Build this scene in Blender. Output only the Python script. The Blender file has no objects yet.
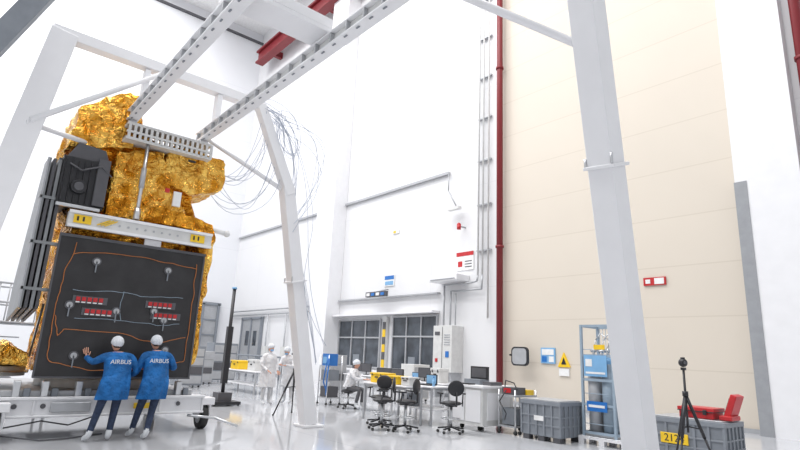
import bpy, bmesh, math, random
from mathutils import Vector, Matrix, noise
random.seed(7)
V=Vector
scn=bpy.context.scene
try:
    scn.view_settings.view_transform='Standard'
except Exception: pass

# ---------------------------------------------------------------- materials
MATS={}
def nodes(name):
    m=bpy.data.materials.new(name); m.use_nodes=True
    nt=m.node_tree; b=nt.nodes['Principled BSDF']
    return m,nt,b
def mat(name,col,rough=0.5,metal=0.0,var=0.06,scale=6.0,bump=0.0,bscale=40.0,coat=0.0,bdist=0.02):
    if name in MATS: return MATS[name]
    m,nt,b=nodes(name)
    N=nt.nodes; L=nt.links
    tc=N.new('ShaderNodeTexCoord'); nz=N.new('ShaderNodeTexNoise'); nz.inputs['Scale'].default_value=scale
    nz.inputs['Detail'].default_value=4
    L.new(tc.outputs['Object'],nz.inputs['Vector'])
    cr=N.new('ShaderNodeValToRGB')
    cr.color_ramp.elements[0].position=0.3; cr.color_ramp.elements[1].position=0.7
    cr.color_ramp.elements[0].color=(*[max(0,c*(1-var)) for c in col],1)
    cr.color_ramp.elements[1].color=(*[min(1,c*(1+var)) for c in col],1)
    L.new(nz.outputs['Fac'],cr.inputs['Fac']); L.new(cr.outputs['Color'],b.inputs['Base Color'])
    b.inputs['Roughness'].default_value=rough; b.inputs['Metallic'].default_value=metal
    if coat: b.inputs['Coat Weight'].default_value=coat
    if bump:
        n2=N.new('ShaderNodeTexNoise'); n2.inputs['Scale'].default_value=bscale; n2.inputs['Detail'].default_value=3
        L.new(tc.outputs['Object'],n2.inputs['Vector'])
        bp=N.new('ShaderNodeBump'); bp.inputs['Strength'].default_value=bump; bp.inputs['Distance'].default_value=bdist
        L.new(n2.outputs['Fac'],bp.inputs['Height']); L.new(bp.outputs['Normal'],b.inputs['Normal'])
    MATS[name]=m
    return m
def panel_mat(name,col,seam,w,h,rough,axes='XZ',seamw=0.012,strength=0.25):
    m,nt,b=nodes(name); N=nt.nodes; L=nt.links
    tc=N.new('ShaderNodeTexCoord'); sp=N.new('ShaderNodeSeparateXYZ'); cb=N.new('ShaderNodeCombineXYZ')
    L.new(tc.outputs['Object'],sp.inputs[0])
    L.new(sp.outputs[axes[0]],cb.inputs[0]); L.new(sp.outputs[axes[1]],cb.inputs[1])
    br=N.new('ShaderNodeTexBrick'); br.offset=0.0
    br.inputs['Scale'].default_value=1; br.inputs['Brick Width'].default_value=w; br.inputs['Row Height'].default_value=h
    br.inputs['Mortar Size'].default_value=seamw; br.inputs['Mortar Smooth'].default_value=0.3
    br.inputs['Color1'].default_value=(*col,1); br.inputs['Color2'].default_value=(*[c*0.985 for c in col],1)
    br.inputs['Mortar'].default_value=(*seam,1)
    L.new(cb.outputs[0],br.inputs['Vector'])
    nz=N.new('ShaderNodeTexNoise'); nz.inputs['Scale'].default_value=0.6; nz.inputs['Detail'].default_value=5
    L.new(tc.outputs['Object'],nz.inputs['Vector'])
    mx=N.new('ShaderNodeMixRGB'); mx.blend_type='MULTIPLY'; mx.inputs['Fac'].default_value=strength*0.2
    L.new(br.outputs['Color'],mx.inputs[1]); L.new(nz.outputs['Fac'],mx.inputs[2])
    L.new(mx.outputs[0],b.inputs['Base Color'])
    b.inputs['Roughness'].default_value=rough
    return m
def foil_mat(name,c1,c2,rough=0.2):
    m,nt,b=nodes(name); N=nt.nodes; L=nt.links
    tc=N.new('ShaderNodeTexCoord')
    nz=N.new('ShaderNodeTexNoise'); nz.inputs['Scale'].default_value=2.2; nz.inputs['Detail'].default_value=6; nz.inputs['Distortion'].default_value=1.2
    L.new(tc.outputs['Object'],nz.inputs['Vector'])
    cr=N.new('ShaderNodeValToRGB'); cr.color_ramp.elements[0].position=0.36; cr.color_ramp.elements[1].position=0.60
    cr.color_ramp.elements[0].color=(*c1,1); cr.color_ramp.elements[1].color=(*c2,1)
    L.new(nz.outputs['Fac'],cr.inputs['Fac']); L.new(cr.outputs['Color'],b.inputs['Base Color'])
    b.inputs['Metallic'].default_value=1.0; b.inputs['Roughness'].default_value=rough
    vo=N.new('ShaderNodeTexVoronoi'); vo.inputs['Scale'].default_value=7; vo.feature='DISTANCE_TO_EDGE'
    n2=N.new('ShaderNodeTexNoise'); n2.inputs['Scale'].default_value=6; n2.inputs['Detail'].default_value=4; n2.inputs['Distortion'].default_value=1.5
    L.new(tc.outputs['Object'],n2.inputs['Vector'])
    mxv=N.new('ShaderNodeMixRGB'); mxv.inputs['Fac'].default_value=0.2
    L.new(tc.outputs['Object'],mxv.inputs[1]); L.new(n2.outputs['Color'],mxv.inputs[2]); L.new(mxv.outputs[0],vo.inputs['Vector'])
    ad=N.new('ShaderNodeMath'); ad.operation='ADD'
    L.new(vo.outputs['Distance'],ad.inputs[0]); L.new(n2.outputs['Fac'],ad.inputs[1])
    bp=N.new('ShaderNodeBump'); bp.inputs['Strength'].default_value=0.9; bp.inputs['Distance'].default_value=0.09
    L.new(ad.outputs[0],bp.inputs['Height']); L.new(bp.outputs['Normal'],b.inputs['Normal'])
    return m

white=mat('white_paint',(0.80,0.80,0.82),0.4,0,0.02,3)
offw=mat('offwhite_plastic',(0.66,0.66,0.65),0.45)
lgrey=mat('light_grey_metal',(0.43,0.44,0.46),0.4,0.3)
mgrey=mat('mid_grey_plastic',(0.22,0.24,0.27),0.5)
cgrey=mat('column_guard_grey',(0.30,0.31,0.33),0.5)
sgrey=mat('array_grey',(0.25,0.26,0.27),0.38,0.6,0.15,2)
dgrey=mat('dark_grey',(0.09,0.09,0.10),0.5)
black=mat('black_plastic',(0.018,0.018,0.022),0.42)
rubber=mat('rubber',(0.03,0.03,0.03),0.7)
steel=mat('brushed_steel',(0.6,0.61,0.63),0.28,0.9)
redm=mat('red_paint',(0.50,0.02,0.025),0.4)
dred=mat('dark_red_paint',(0.20,0.012,0.018),0.45)
yel=mat('yellow_paint',(0.85,0.55,0.02),0.4)
orange=mat('orange_harness',(0.50,0.17,0.045),0.5)
blue=mat('blue_paint',(0.02,0.16,0.50),0.4)
lblue=mat('light_blue',(0.20,0.42,0.68),0.5)
wht=mat('sign_white',(0.80,0.80,0.80),0.5)
bcoat=mat('blue_coat_fabric',(0.006,0.125,0.38),0.75,0,0.3,6,1.0,7,0,0.10)
wcoat=mat('white_coat_fabric',(0.72,0.72,0.74),0.8,0,0.08,9,1.0,7,0,0.08)
jean=mat('dark_jeans',(0.03,0.045,0.09),0.85,0,0.25,20,0.6,12,0,0.04)
wpants=mat('white_trousers',(0.60,0.61,0.63),0.85,0,0.06,6,0.6,12,0,0.04)
skin=mat('skin',(0.62,0.33,0.23),0.5)
lips=mat('lips',(0.4,0.13,0.11),0.5)
hair=mat('dark_hair',(0.05,0.03,0.02),0.7)
netm=mat('hair_net',(0.72,0.75,0.80),0.75,0,0.12,40,0.8,60)
shoe=mat('shoe_cover',(0.72,0.74,0.77),0.6,0,0.05,6,0.6,25)
glass=mat('window_glass',(0.065,0.075,0.09),0.12,0,0.5,1.3)
gold=foil_mat('gold_foil',(0.40,0.14,0.008),(0.98,0.50,0.06),0.2)
gold2=foil_mat('gold_foil_bright',(0.66,0.28,0.02),(1.0,0.64,0.15),0.16)
radiator=mat('radiator_panel_black',(0.028,0.027,0.029),0.4,0.2,0.25,3)
cable=mat('cable_pale_grey',(0.42,0.46,0.55),0.6)
blg=mat('blue_grey_paint',(0.30,0.38,0.46),0.45)

# ---------------------------------------------------------------- mesh builder
def basis(p1,p2):
    d=(V(p2)-V(p1)); 
    return d.to_track_quat('Z','Y').to_matrix().to_4x4(), d.length
class MB:
    def __init__(s): s.bm=bmesh.new(); s.mats=[]
    def mi(s,m):
        if m not in s.mats: s.mats.append(m)
        return s.mats.index(m)
    def _f(s,vs,m,smooth=False):
        i=s.mi(m); fs=set()
        for v in vs: fs.update(v.link_faces)
        for f in fs: f.material_index=i; f.smooth=smooth
    def box(s,c,size,m,rz=0,M=None):
        T=Matrix.Translation(V(c))@(M if M is not None else Matrix.Rotation(rz,4,'Z'))@Matrix.Diagonal((*size,1))
        r=bmesh.ops.create_cube(s.bm,size=1,matrix=T); s._f(r['verts'],m); return s
    def b2(s,a,b,m):
        a=V(a);b=V(b); return s.box((a+b)/2,[abs(x) for x in (b-a)],m)
    def cyl(s,p1,p2,r,m,r2=None,seg=16,smooth=True):
        q,l=basis(p1,p2)
        T=Matrix.Translation((V(p1)+V(p2))/2)@q
        rr=bmesh.ops.create_cone(s.bm,cap_ends=True,segments=seg,radius1=r,radius2=r if r2 is None else r2,depth=l,matrix=T)
        s._f(rr['verts'],m,smooth)
        for v in rr['verts']:
            for f in v.link_faces:
                if len(f.verts)>4: f.smooth=False
        return s
    def sph(s,c,r,m,seg=16,M=None):
        if not hasattr(r,'__len__'): r=(r,r,r)
        T=Matrix.Translation(V(c))@(M if M is not None else Matrix())@Matrix.Diagonal((*r,1))
        rr=bmesh.ops.create_uvsphere(s.bm,u_segments=seg,v_segments=max(6,seg//2),radius=1,matrix=T); s._f(rr['verts'],m,True); return s
    def beam(s,p1,p2,w,h,m,up=(0,0,1),taper=1.0):
        p1=V(p1);p2=V(p2); z=(p2-p1).normalized(); x=V(up).cross(z)
        if x.length<1e-3: x=V((1,0,0)).cross(z)
        x.normalize(); y=z.cross(x)
        M=Matrix((x,y,z)).transposed().to_4x4(); L=(p2-p1).length
        r=bmesh.ops.create_cube(s.bm,size=1)
        for v in r['verts']:
            k=taper if v.co.z>0 else 1.0
            v.co=(p1+p2)/2+(M@V((v.co.x*w*k,v.co.y*h*k,v.co.z*L)))
        s._f(r['verts'],m); return s
    def tube(s,pts,r,m,seg=8):
        for a,b in zip(pts[:-1],pts[1:]):
            s.cyl(a,b,r,m,seg=seg)
        for p in pts[1:-1]: s.sph(p,r,m,seg=8)
        return s
    def prism(s,pts,ax,a,b,m):
        def mk(p,v):
            if ax==0: return (v,p[0],p[1])
            if ax==1: return (p[0],v,p[1])
            return (p[0],p[1],v)
        v0=[s.bm.verts.new(mk(p,a)) for p in pts]; v1=[s.bm.verts.new(mk(p,b)) for p in pts]
        n=len(pts); fs=[s.bm.faces.new(v0),s.bm.faces.new(v1[::-1])]
        for i in range(n):
            fs.append(s.bm.faces.new((v0[i],v1[i],v1[(i+1)%n],v0[(i+1)%n])))
        for f in fs: f.material_index=s.mi(m)
        bmesh.ops.recalc_face_normals(s.bm,faces=fs); return s
    def done(s,name,parent=None,bevel=0.0,seg=2):
        me=bpy.data.meshes.new(name); s.bm.to_mesh(me); s.bm.free()
        for m in s.mats: me.materials.append(m)
        ob=bpy.data.objects.new(name,me); scn.collection.objects.link(ob)
        if parent: ob.parent=parent
        if bevel:
            md=ob.modifiers.new('bevel','BEVEL'); md.width=bevel; md.segments=seg; md.limit_method='ANGLE'; md.angle_limit=math.radians(50)
        return ob
def empty(name,loc=(0,0,0),rz=0):
    e=bpy.data.objects.new(name,None); e.location=loc; e.rotation_euler=(0,0,rz); e.empty_display_size=0.2
    scn.collection.objects.link(e); return e
def text(s,size,M,m,name,parent=None,ext=0.002):
    cu=bpy.data.curves.new(name,'FONT'); cu.body=s; cu.size=size; cu.extrude=ext; cu.align_x='CENTER'; cu.align_y='CENTER'
    cu.materials.append(m); o=bpy.data.objects.new(name,cu); scn.collection.objects.link(o)
    if parent: o.parent=parent
    o.matrix_local=M; return o
def curve(name,splines,r,m,parent=None,res=4):
    cu=bpy.data.curves.new(name,'CURVE'); cu.dimensions='3D'; cu.bevel_depth=r; cu.bevel_resolution=1; cu.resolution_u=res
    for pts in splines:
        sp=cu.splines.new('NURBS'); sp.points.add(len(pts)-1)
        for p,q in zip(sp.points,pts): p.co=(*q,1)
        sp.use_endpoint_u=True; sp.order_u=4 if len(pts)>=4 else len(pts)
    cu.materials.append(m)
    o=bpy.data.objects.new(name,cu); scn.collection.objects.link(o)
    if parent: o.parent=parent
    return o

# ---------------------------------------------------------------- room shell
YW=17.0; XB=-40.0; HC=28.0; YS=YW-0.012; HT=HC-0.03
m_floor=panel_mat('floor_epoxy',(0.58,0.59,0.615),(0.48,0.49,0.51),6,6,0.07,'XY',0.012,0.6)
m_wall=panel_mat('wall_white_panels',(0.77,0.77,0.785),(0.71,0.71,0.73),6,4.5,0.55,'XZ',0.02)
m_wallb=panel_mat('wall_back_panels',(0.75,0.76,0.79),(0.68,0.69,0.72),6,4.5,0.55,'YZ',0.02)
m_beige=panel_mat('beige_door_panels',(0.68,0.615,0.53),(0.615,0.55,0.465),9.0,1.55,0.55,'XZ',0.022)
ceilm=mat('ceiling_white',(0.88,0.88,0.88),0.6)
MB().b2((XB,-14,-0.2),(8,YW,0),m_floor).done('floor')
MB().b2((XB,YW,0),(-13.9,YW+0.3,HC),m_wall).done('wall_windows')
MB().b2((-13.9,YW+0.05,0),(-5.1,YW+0.35,HC),m_beige).done('wall_sliding_door')
MB().b2((-5.1,YW,0),(8,YW+0.3,HC),m_wall).done('wall_right')
MB().b2((XB-0.3,-14,0),(XB,YW+0.3,HC),m_wallb).done('wall_back')
MB().b2((XB,-14,HC),(8,YW+0.3,HC+0.3),ceilm).done('ceiling')
MB().b2((XB+.01,-14,27.0),(XB+0.2,YS,27.16),dgrey).done('trim_1')
MB().b2((-27.1,16.1,0),(-25.3,YS,HT),white).done('trim_2')
MB().b2((-5.1,16.6,6.8),(-3.55,YS,HT),white).b2((-4.8,16.6,0),(-3.55,YS,6.8),white).b2((-5.12,16.58,0),(-4.8,YS,6.8),cgrey).done('trim_3')
MB().b2((XB+.07,YW-0.06,0),(-5.13,YS,0.12),lgrey).done('baseboard_right')
MB().b2((XB+.01,-14,0),(XB+0.06,YS,0.12),lgrey).done('baseboard_back')
m=MB()
m.b2((-39.9,16.85,9.9),(-27.1,YS,10.02),lgrey); m.b2((-25.3,16.85,9.9),(-16.9,YS,10.02),lgrey)
m.done('wall_rail')
m=MB()
m.b2((-38.0,15.9,24.1),(8,16.15,24.9),dred); m.b2((-38.0,15.7,24.9),(8,16.35,25.05),dred); m.b2((-38.0,15.7,23.95),(8,16.35,24.1),dred)
for x in range(-36,8,4): m.b2((x-0.15,16.1,24.0),(x+0.15,YS,24.5),dred)
m.done('crane_rail')
MB().cyl((-13.8,16.8,0),(-13.8,16.8,HT),0.13,dred).cyl((-13.8,16.8,6),(-13.8,16.8,6.1),0.17,dred).cyl((-13.8,16.8,14),(-13.8,16.8,14.1),0.17,dred).done('red_downpipe')
MB().cyl((-3.2,16.8,0),(-3.2,16.8,HT),0.14,dred).cyl((-3.2,16.8,10),(-3.2,16.8,10.1),0.18,dred).done('red_downpipe')
m=MB()
for i,x in enumerate((-15.0,-14.75,-14.45)):
    m.cyl((x,16.85,5.0 if i<2 else 3.2),(x,16.85,HT),0.04,offw,seg=10)
for z in range(6,27,2): m.b2((-15.1,16.85,z),(-14.35,16.97,z+0.06),lgrey)
m.tube([(-15.0,16.85,5.0),(-15.0,16.8,4.75),(-15.3,16.8,4.7),(-16.9,16.8,4.7),(-16.9,16.8,2.95)],0.04,lgrey)
m.tube([(-14.75,16.85,5.0),(-14.75,16.8,4.4),(-16.5,16.8,4.4),(-16.5,16.8,2.95)],0.04,lgrey)
m.tube([(-16.2,16.8,4.3),(-16.2,16.8,2.95)],0.03,lgrey)
m.done('conduit_run')
m=MB(); m.b2((-17.3,16.2,4.78),(-15.6,YS,5.05),white); m.b2((-17.2,16.15,4.84),(-15.7,16.2,4.88),lgrey); m.done('duct_box',bevel=0.02)

def window(name,x0,x1,z0,z1,n):
    m=MB(); y=YS
    m.b2((x0,y-0.03,z0),(x1,y-0.01,z1),glass)
    for z in (z0,z1,z0+(z1-z0)*0.62): m.b2((x0-0.05,y-0.1,z-0.035),(x1+0.05,y,z+0.035),lgrey)
    for i in range(n+1):
        x=x0+(x1-x0)*i/n; m.b2((x-0.035,y-0.09,z0),(x+0.035,y,z1),lgrey)
    for i in range(n):
        xa=x0+(x1-x0)*(i+.15)/n; xb=x0+(x1-x0)*(i+.6)/n
        if i%2: m.b2((xa,y-0.035,z0+.1),(xb,y-0.03,z0+.6),mgrey)
    return m.done(name)
window('window_1',-25.1,-21.5,0.95,3.3,3)
window('window_2',-20.5,-17.45,0.95,3.4,3)
m=MB(); m.b2((-25.25,16.5,3.5),(-17.35,YS,3.6),white); m.b2((-25.25,16.7,0.75),(-17.35,YS,0.85),white); m.b2((-25.25,16.8,4.35),(-17.35,YS,4.42),lgrey); m.done('trim_4')

m=MB(); X0=XB+0.07
m.b2((X0,12.4,0),(X0+0.12,15.9,4.6),lgrey)
for y in (12.4,13.55,14.7,15.85): m.b2((X0,y-0.09,0),(X0+0.25,y+0.09,4.7),mgrey)
m.b2((X0,12.3,4.6),(X0+0.25,16.0,4.8),mgrey)
for k in (1.2,2.4,3.5): m.b2((X0,12.4,k),(X0+0.2,15.8,k+0.09),mgrey)
m.done('door_1')
m=MB()
m.b2((-37.5,YS-.12,0),(-34.5,YS,3.6),lgrey)
for x in (-37.5,-36.0,-34.5): m.b2((x-.08,YS-.2,0),(x+.08,YS,3.7),mgrey)
m.b2((-37.6,YS-.2,3.6),(-34.4,YS,3.75),mgrey); m.b2((-36.8,YS-.14,1.8),(-36.3,YS-.12,2.8),glass); m.b2((-35.6,YS-.14,1.8),(-35.1,YS-.12,2.8),glass)
m.done('door_2')
m=MB()
for z in (3.9,4.2): m.cyl((-39.6,16.8,z),(-27.2,16.8,z),0.05,lgrey,seg=8)
for x in (-33.5,-31,-29): m.cyl((x,16.8,0.13),(x,16.8,3.9),0.05,lgrey,seg=8); m.b2((x-.2,16.7,1.2),(x+.2,16.95,1.8),offw)
m.done('service_piping')

# ---------------------------------------------------------------- wall signs
def sign(name,x0,x1,z0,z1,base,bands=()):
    m=MB(); y=YS-0.03
    m.b2((x0,y,z0),(x1,YS,z1),base)
    for (a,b,c,d,mm) in bands:
        m.b2((x0+(x1-x0)*a,y-0.01,z0+(z1-z0)*c),(x0+(x1-x0)*b,y,z0+(z1-z0)*d),mm)
    return m.done(name)
sign('warning_notice',-16.35,-15.35,5.3,6.1,wht,[(0,1,0.78,1,redm),(0.1,0.35,0.2,0.5,redm),(0.5,0.9,0.15,0.2,dgrey),(0.5,0.9,0.3,0.35,dgrey),(0.5,0.9,0.45,0.5,dgrey)])
sign('evacuation_notice',-21.4,-20.6,4.95,5.5,wht,[(0.05,0.95,0.6,0.95,blue),(0.1,0.9,0.1,0.45,lblue)])
m=MB(); m.b2((-8.1,YW,4.1),(-7.4,YW+.049,4.35),redm); m.b2((-7.75,YW-.01,4.13),(-7.45,YW,4.32),wht); m.b2((-8.03,YW-.01,4.16),(-7.88,YW,4.29),wht); m.done('fire_exit_sign')
sign('small_wall_sign',-20.9,-20.4,7.6,7.8,wht,[(0.1,0.5,0.2,0.8,yel)])
m=MB(); m.b2((-12.05,YW,1.55),(-11.45,YW+.049,2.1),lblue); m.b2((-12,YW-.01,1.85),(-11.5,YW,2.05),wht); m.b2((-12,YW-.01,1.6),(-11.8,YW,1.8),blue); m.b2((-11.7,YW-.01,1.6),(-11.5,YW,1.8),wht); m.done('wall_poster')
m=MB(); m.prism([(-11.35,1.45),(-10.85,1.45),(-11.1,1.95)],1,YW,YW+.049,yel); m.prism([(-11.2,1.54),(-11.0,1.54),(-11.1,1.78)],1,YW-0.01,YW,black); m.b2((-11.3,YW,1.15),(-10.9,YW+.049,1.4),wht); m.done('hazard_triangle_sign')
# safety mirror: rounded rectangular black frame on an arm
m=MB(); ax0,ax1,az0,az1=-13.05,-12.3,1.42,2.1; rc=.16
pts=[]
for (cx,cz,a0) in ((ax1-rc,az1-rc,0),(ax0+rc,az1-rc,90),(ax0+rc,az0+rc,180),(ax1-rc,az0+rc,270)):
    for k in range(6):
        t=math.radians(a0+k*18); pts.append((cx+rc*math.cos(t),cz+rc*math.sin(t)))
m.prism(pts,1,YW-.44,YW-.36,black)
cxm=(ax0+ax1)/2; czm=(az0+az1)/2
m.prism([(cxm+(p[0]-cxm)*.84,czm+(p[1]-czm)*.84) for p in pts],1,YW-.455,YW-.44,lgrey)
m.cyl((-13.1,YW-.4,1.8),(-13.3,YW-.2,1.8),0.035,black); m.cyl((-13.3,YW-.2,1.8),(-13.3,YW+.049,1.8),0.035,black)
m.done('wall_mirror')
m=MB(); m.b2((-21.9,16.2,4.35),(-20.3,16.35,4.6),dgrey)
for i in range(4): m.b2((-21.8+i*0.38,16.17,4.4),(-21.55+i*0.38,16.2,4.54),blue if i%2 else wht)
m.cyl((-21.1,16.28,4.6),(-21.1,YS,4.8),0.03,lgrey); m.done('hanging_display_sign')
m=MB(); m.b2((-21.12,16.8,0.0),(-20.88,YS-.02,3.4),offw)
for i in range(6): m.b2((-21.1,16.76,1.0+i*0.36),(-20.9,16.8,1.0+(i+1)*0.36),yel if i%2==0 else dgrey)
m.done('striped_post')
m=MB(); m.b2((-17.0,16.3,1.0),(-15.9,YS,2.9),offw)
m.b2((-16.46,16.28,1.05),(-16.44,16.3,2.85),dgrey)
m.b2((-16.9,16.28,2.5),(-16.6,16.3,2.65),dgrey); m.b2((-16.25,16.28,1.6),(-16.05,16.3,1.85),blue); m.b2((-16.85,16.28,1.4),(-16.7,16.3,1.55),redm)
for i in range(5): m.b2((-16.35,16.28,2.1+i*.1),(-16.0,16.3,2.14+i*.1),lgrey)
for x in (-16.9,-16.0): m.b2((x-0.05,16.35,0),(x+0.05,16.85,1.0),lgrey)
m.done('electrical_cabinet',bevel=0.02)
m=MB(); m.cyl((-15.9,YS,7.2),(-15.9,16.6,7.2),0.04,lgrey); m.cyl((-15.9,16.6,7.05),(-15.9,16.6,7.25),0.09,redm); m.sph((-15.9,16.6,7.26),0.09,redm)
m.done('alarm_beacon')
m=MB(); m.tube([(-16.9,16.9,10.0),(-16.7,16.7,9.0),(-16.2,16.7,8.2)],0.03,lgrey); m.b2((-16.6,16.55,8.0),(-15.9,16.75,8.12),offw); m.done('wall_lamp')

# ---------------------------------------------------------------- gantry
m=MB()
KN=(-10.45,5.38,5.1)
m.beam((-10.75,6.6,0.05),KN,0.30,0.30,white,(1,0,0),0.9)
m.beam((-10.43,5.45,4.95),(-10.4,4.52,6.8),0.24,0.24,white,(1,0,0),0.85)
m.beam((-10.5,-0.15,0.05),(-10.5,0.78,6.85),0.42,0.42,white,(1,0,0))
m.beam((-10.45,0.6,6.85),(-10.45,4.6,6.8),0.24,0.2,white)
LB0=V((-3.36,6.8,0.05)); LB1=V((-2.68,4.5,6.9))
m.beam(LB0,LB1,0.31,0.31,white,(1,0,0),0.97)
m.beam((-2.7,-0.2,6.9),(-2.7,4.7,6.9),0.3,0.3,white)
m.beam((-2.7,-0.2,6.9),(-2.7,-1.3,0.05),0.34,0.34,white,(1,0,0))
for p in ((-10.75,6.62,0),(-10.5,-0.15,0),(-3.36,6.82,0),(-2.7,-1.3,0)):
    m.b2((p[0]-0.25,p[1]-0.25,0),(p[0]+0.25,p[1]+0.25,0.05),white)
for (a,b,t) in ((V((-10.75,6.6,0.05)),V(KN),0.60),(LB0,LB1,0.55)):
    d=(b-a).normalized();c=a+(b-a)*t
    m.beam(c-d*0.02,c+d*0.02,0.38,0.38,white,(1,0,0))
    for s in (-1,1): m.cyl(c+V((0.16*s,-0.17,-0.05)),c+V((0.16*s,-0.17,0.08)),0.018,steel,seg=8)
for y in (2.2,3.62):
    m.b2((-11.3,y-0.10,5.86),(-2.5,y+0.10,5.89),white); m.b2((-11.3,y-0.10,6.05),(-2.5,y+0.10,6.08),white)
    m.b2((-11.3,y-0.03,5.89),(-2.5,y+0.03,6.05),offw)
    for i in range(22): m.b2((-11.2+i*0.4,y-0.1,5.89),(-11.17+i*0.4,y+0.1,6.05),lgrey)
    for i in range(30): m.b2((-11.2+i*0.29,y-0.06,5.845),(-11.12+i*0.29,y-0.03,5.86),mgrey)
    m.b2((-10.55,y-0.05,6.08),(-10.35,y+0.05,6.7),white)
    m.b2((-2.8,y-0.05,6.08),(-2.6,y+0.05,6.75),white)
m.b2((-6.55,2.1,6.09),(-6.05,3.6,6.16),white)
m.b2((-6.55,2.1,6.16),(-6.5,3.6,6.32),white); m.b2((-6.1,2.1,6.16),(-6.05,3.6,6.32),white)
m.cyl((-10.3,0.56,5.1),(-10.35,2.5,6.75),0.05,white); m.cyl((-10.3,0.5,5.05),(-11.3,1.75,5.25),0.045,white)
m.cyl((-11.3,1.75,5.25),(-11.5,1.95,5.2),0.10,white,r2=0.04)
m.cyl((-10.45,5.38,5.0),(-11.1,3.75,5.95),0.05,white)
m.cyl((-2.95,5.1,5.15),(-4.3,3.75,6.1),0.05,white); m.cyl((-2.85,5.1,5.2),(-2.2,4.6,7.0),0.03,white)
m.beam((-10.1,-0.6,4.9),(-9.6,0.9,8.4),0.3,0.3,mgrey,(1,0,0)); 
m.cyl((-10.0,-0.3,5.9),(-9.93,-0.1,6.3),0.17,redm)
m.done('lifting_gantry',bevel=0.012,seg=1)
m=MB()
for z in (5.40,5.70): m.b2((-11.3,2.1,z),(-10.8,3.75,z+0.05),offw)
for i in range(17):
    y=2.12+i*0.1; m.b2((-10.83,y,5.42),(-10.8,y+0.05,5.72),offw); m.b2((-11.3,y,5.42),(-11.27,y+0.05,5.72),lgrey)
m.b2((-10.84,2.1,5.54),(-10.79,3.75,5.58),offw); m.b2((-11.25,2.1,5.45),(-10.86,3.75,5.48),mgrey)
for y in (2.2,3.62): m.b2((-11.15,y-0.08,5.74),(-10.95,y+0.08,5.85),steel)
m.cyl((-10.85,2.52,3.88),(-10.85,2.52,5.4),0.035,steel); m.cyl((-10.85,2.52,4.5),(-10.85,2.52,4.9),0.05,lgrey); m.cyl((-10.85,2.52,3.88),(-10.85,2.52,4.1),0.06,steel)
m.done('lifting_spreader')
sp=[]
def wl(p,j=.14): return (p[0]+random.uniform(-j,j),p[1]+random.uniform(-j,j),p[2]+random.uniform(-j,j))
for i in range(5):
    sp.append([wl(p,.2) for p in [(-10.4,4.55,6.85),(-10.3,4.9,6.5),(-10.3,5.5,6.5),(-10.3,6.1,6.3),(-10.3,6.2,5.6),(-10.3,5.9,4.8),(-10.4,5.6,4.2)]])
for i in range(6):
    sp.append([wl(p,.1) for p in [(-10.4,4.5,6.8),(-10.3,4.9,6.7),(-10.3,5.2,6.2),(-10.3,5.5,5.6),(-10.4,5.5,5.0),(-10.5,5.7,4.0),(-10.5,6.1,2.8),(-10.6,6.5,1.4)]])
for i in range(7):
    sp.append([wl(p,.2) for p in [(-11.4,3.7,5.5),(-11.2,4.2,5.1),(-10.9,4.6,5.1),(-10.5,4.7,5.8),(-10.4,4.8,6.5)]])
for i in range(5):
    sp.append([wl(p,.2) for p in [(-11.4,4.0,5.2),(-11.0,4.3,4.5),(-10.7,4.8,4.5),(-10.4,5.1,5.2),(-10.4,5.2,6.2),(-10.3,4.9,6.6)]])
for i in range(5):
    sp.append([wl(p,.18) for p in [(-10.4,4.6,6.8),(-10.2,5.2,6.9),(-10.2,5.6,6.0),(-10.3,5.3,5.6),(-10.3,5.0,6.0),(-10.3,4.9,6.6)]])
for i in range(2):
    sp.append([wl(p,.2) for p in [(-10.4,4.6,6.8),(-10.3,5.2,6.4),(-10.3,5.8,5.8),(-10.3,6.1,4.6),(-10.4,5.95,3.6),(-10.5,6.15,2.6),(-10.6,6.55,1.6)]])
curve('hanging_cable_bundle',sp,0.0055,cable)

# ---------------------------------------------------------------- satellite
sat=empty('satellite',(0,0,0))
def foil(name,pts,x0,x1,m,disp=0.06,vox=0.06,seed=0,ax=0,ratio=0.2):
    b=MB(); b.prism(pts,ax,x0,x1,m); ob=b.done(name,sat)
    md=ob.modifiers.new('rm','REMESH'); md.mode='VOXEL'; md.voxel_size=vox
    dg=bpy.context.evaluated_depsgraph_get(); me=bpy.data.meshes.new_from_object(ob.evaluated_get(dg))
    bpy.data.objects.remove(ob)
    bm=bmesh.new(); bm.from_mesh(me); bm.normal_update()
    off=[]
    for v in bm.verts:
        p=v.co
        q=p+V((seed,seed*2,0))
        a=abs(noise.noise(q*1.6)); c=abs(noise.noise(q*3.7+V((3,0,0)))); e=noise.noise(V((q.x*1.2,q.y*4,q.z*0.9)))
        off.append(v.normal*(disp*(0.6-2.0*a-1.6*c+0.6*e))+V((random.uniform(-1,1),random.uniform(-1,1),random.uniform(-1,1)))*0.009)
    for v,o in zip(bm.verts,off): v.co+=o
    bm.to_mesh(me); bm.free()
    ob=bpy.data.objects.new(name,me); scn.collection.objects.link(ob)
    md=ob.modifiers.new('dec','DECIMATE'); md.ratio=ratio
    dg=bpy.context.evaluated_depsgraph_get(); me2=bpy.data.meshes.new_from_object(ob.evaluated_get(dg))
    bpy.data.objects.remove(ob)
    me2.materials.clear(); me2.materials.append(m)
    for p in me2.polygons: p.use_smooth=False; p.material_index=0
    o=bpy.data.objects.new(name,me2); scn.collection.objects.link(o); o.parent=sat
    return o
foil('lower_body',[(1.5,1.02),(3.95,1.02),(4.0,3.7),(1.5,3.8)],-13.4,-11.12,gold,seed=1)
foil('upper_body',[(1.45,3.7),(1.3,5.2),(1.55,5.95),(2.15,6.3),(2.35,6.3),(2.45,5.8),(2.9,5.55),(3.6,5.3),(3.6,4.5),(4.0,3.7)],-12.9,-11.2,gold,seed=5)
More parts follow.
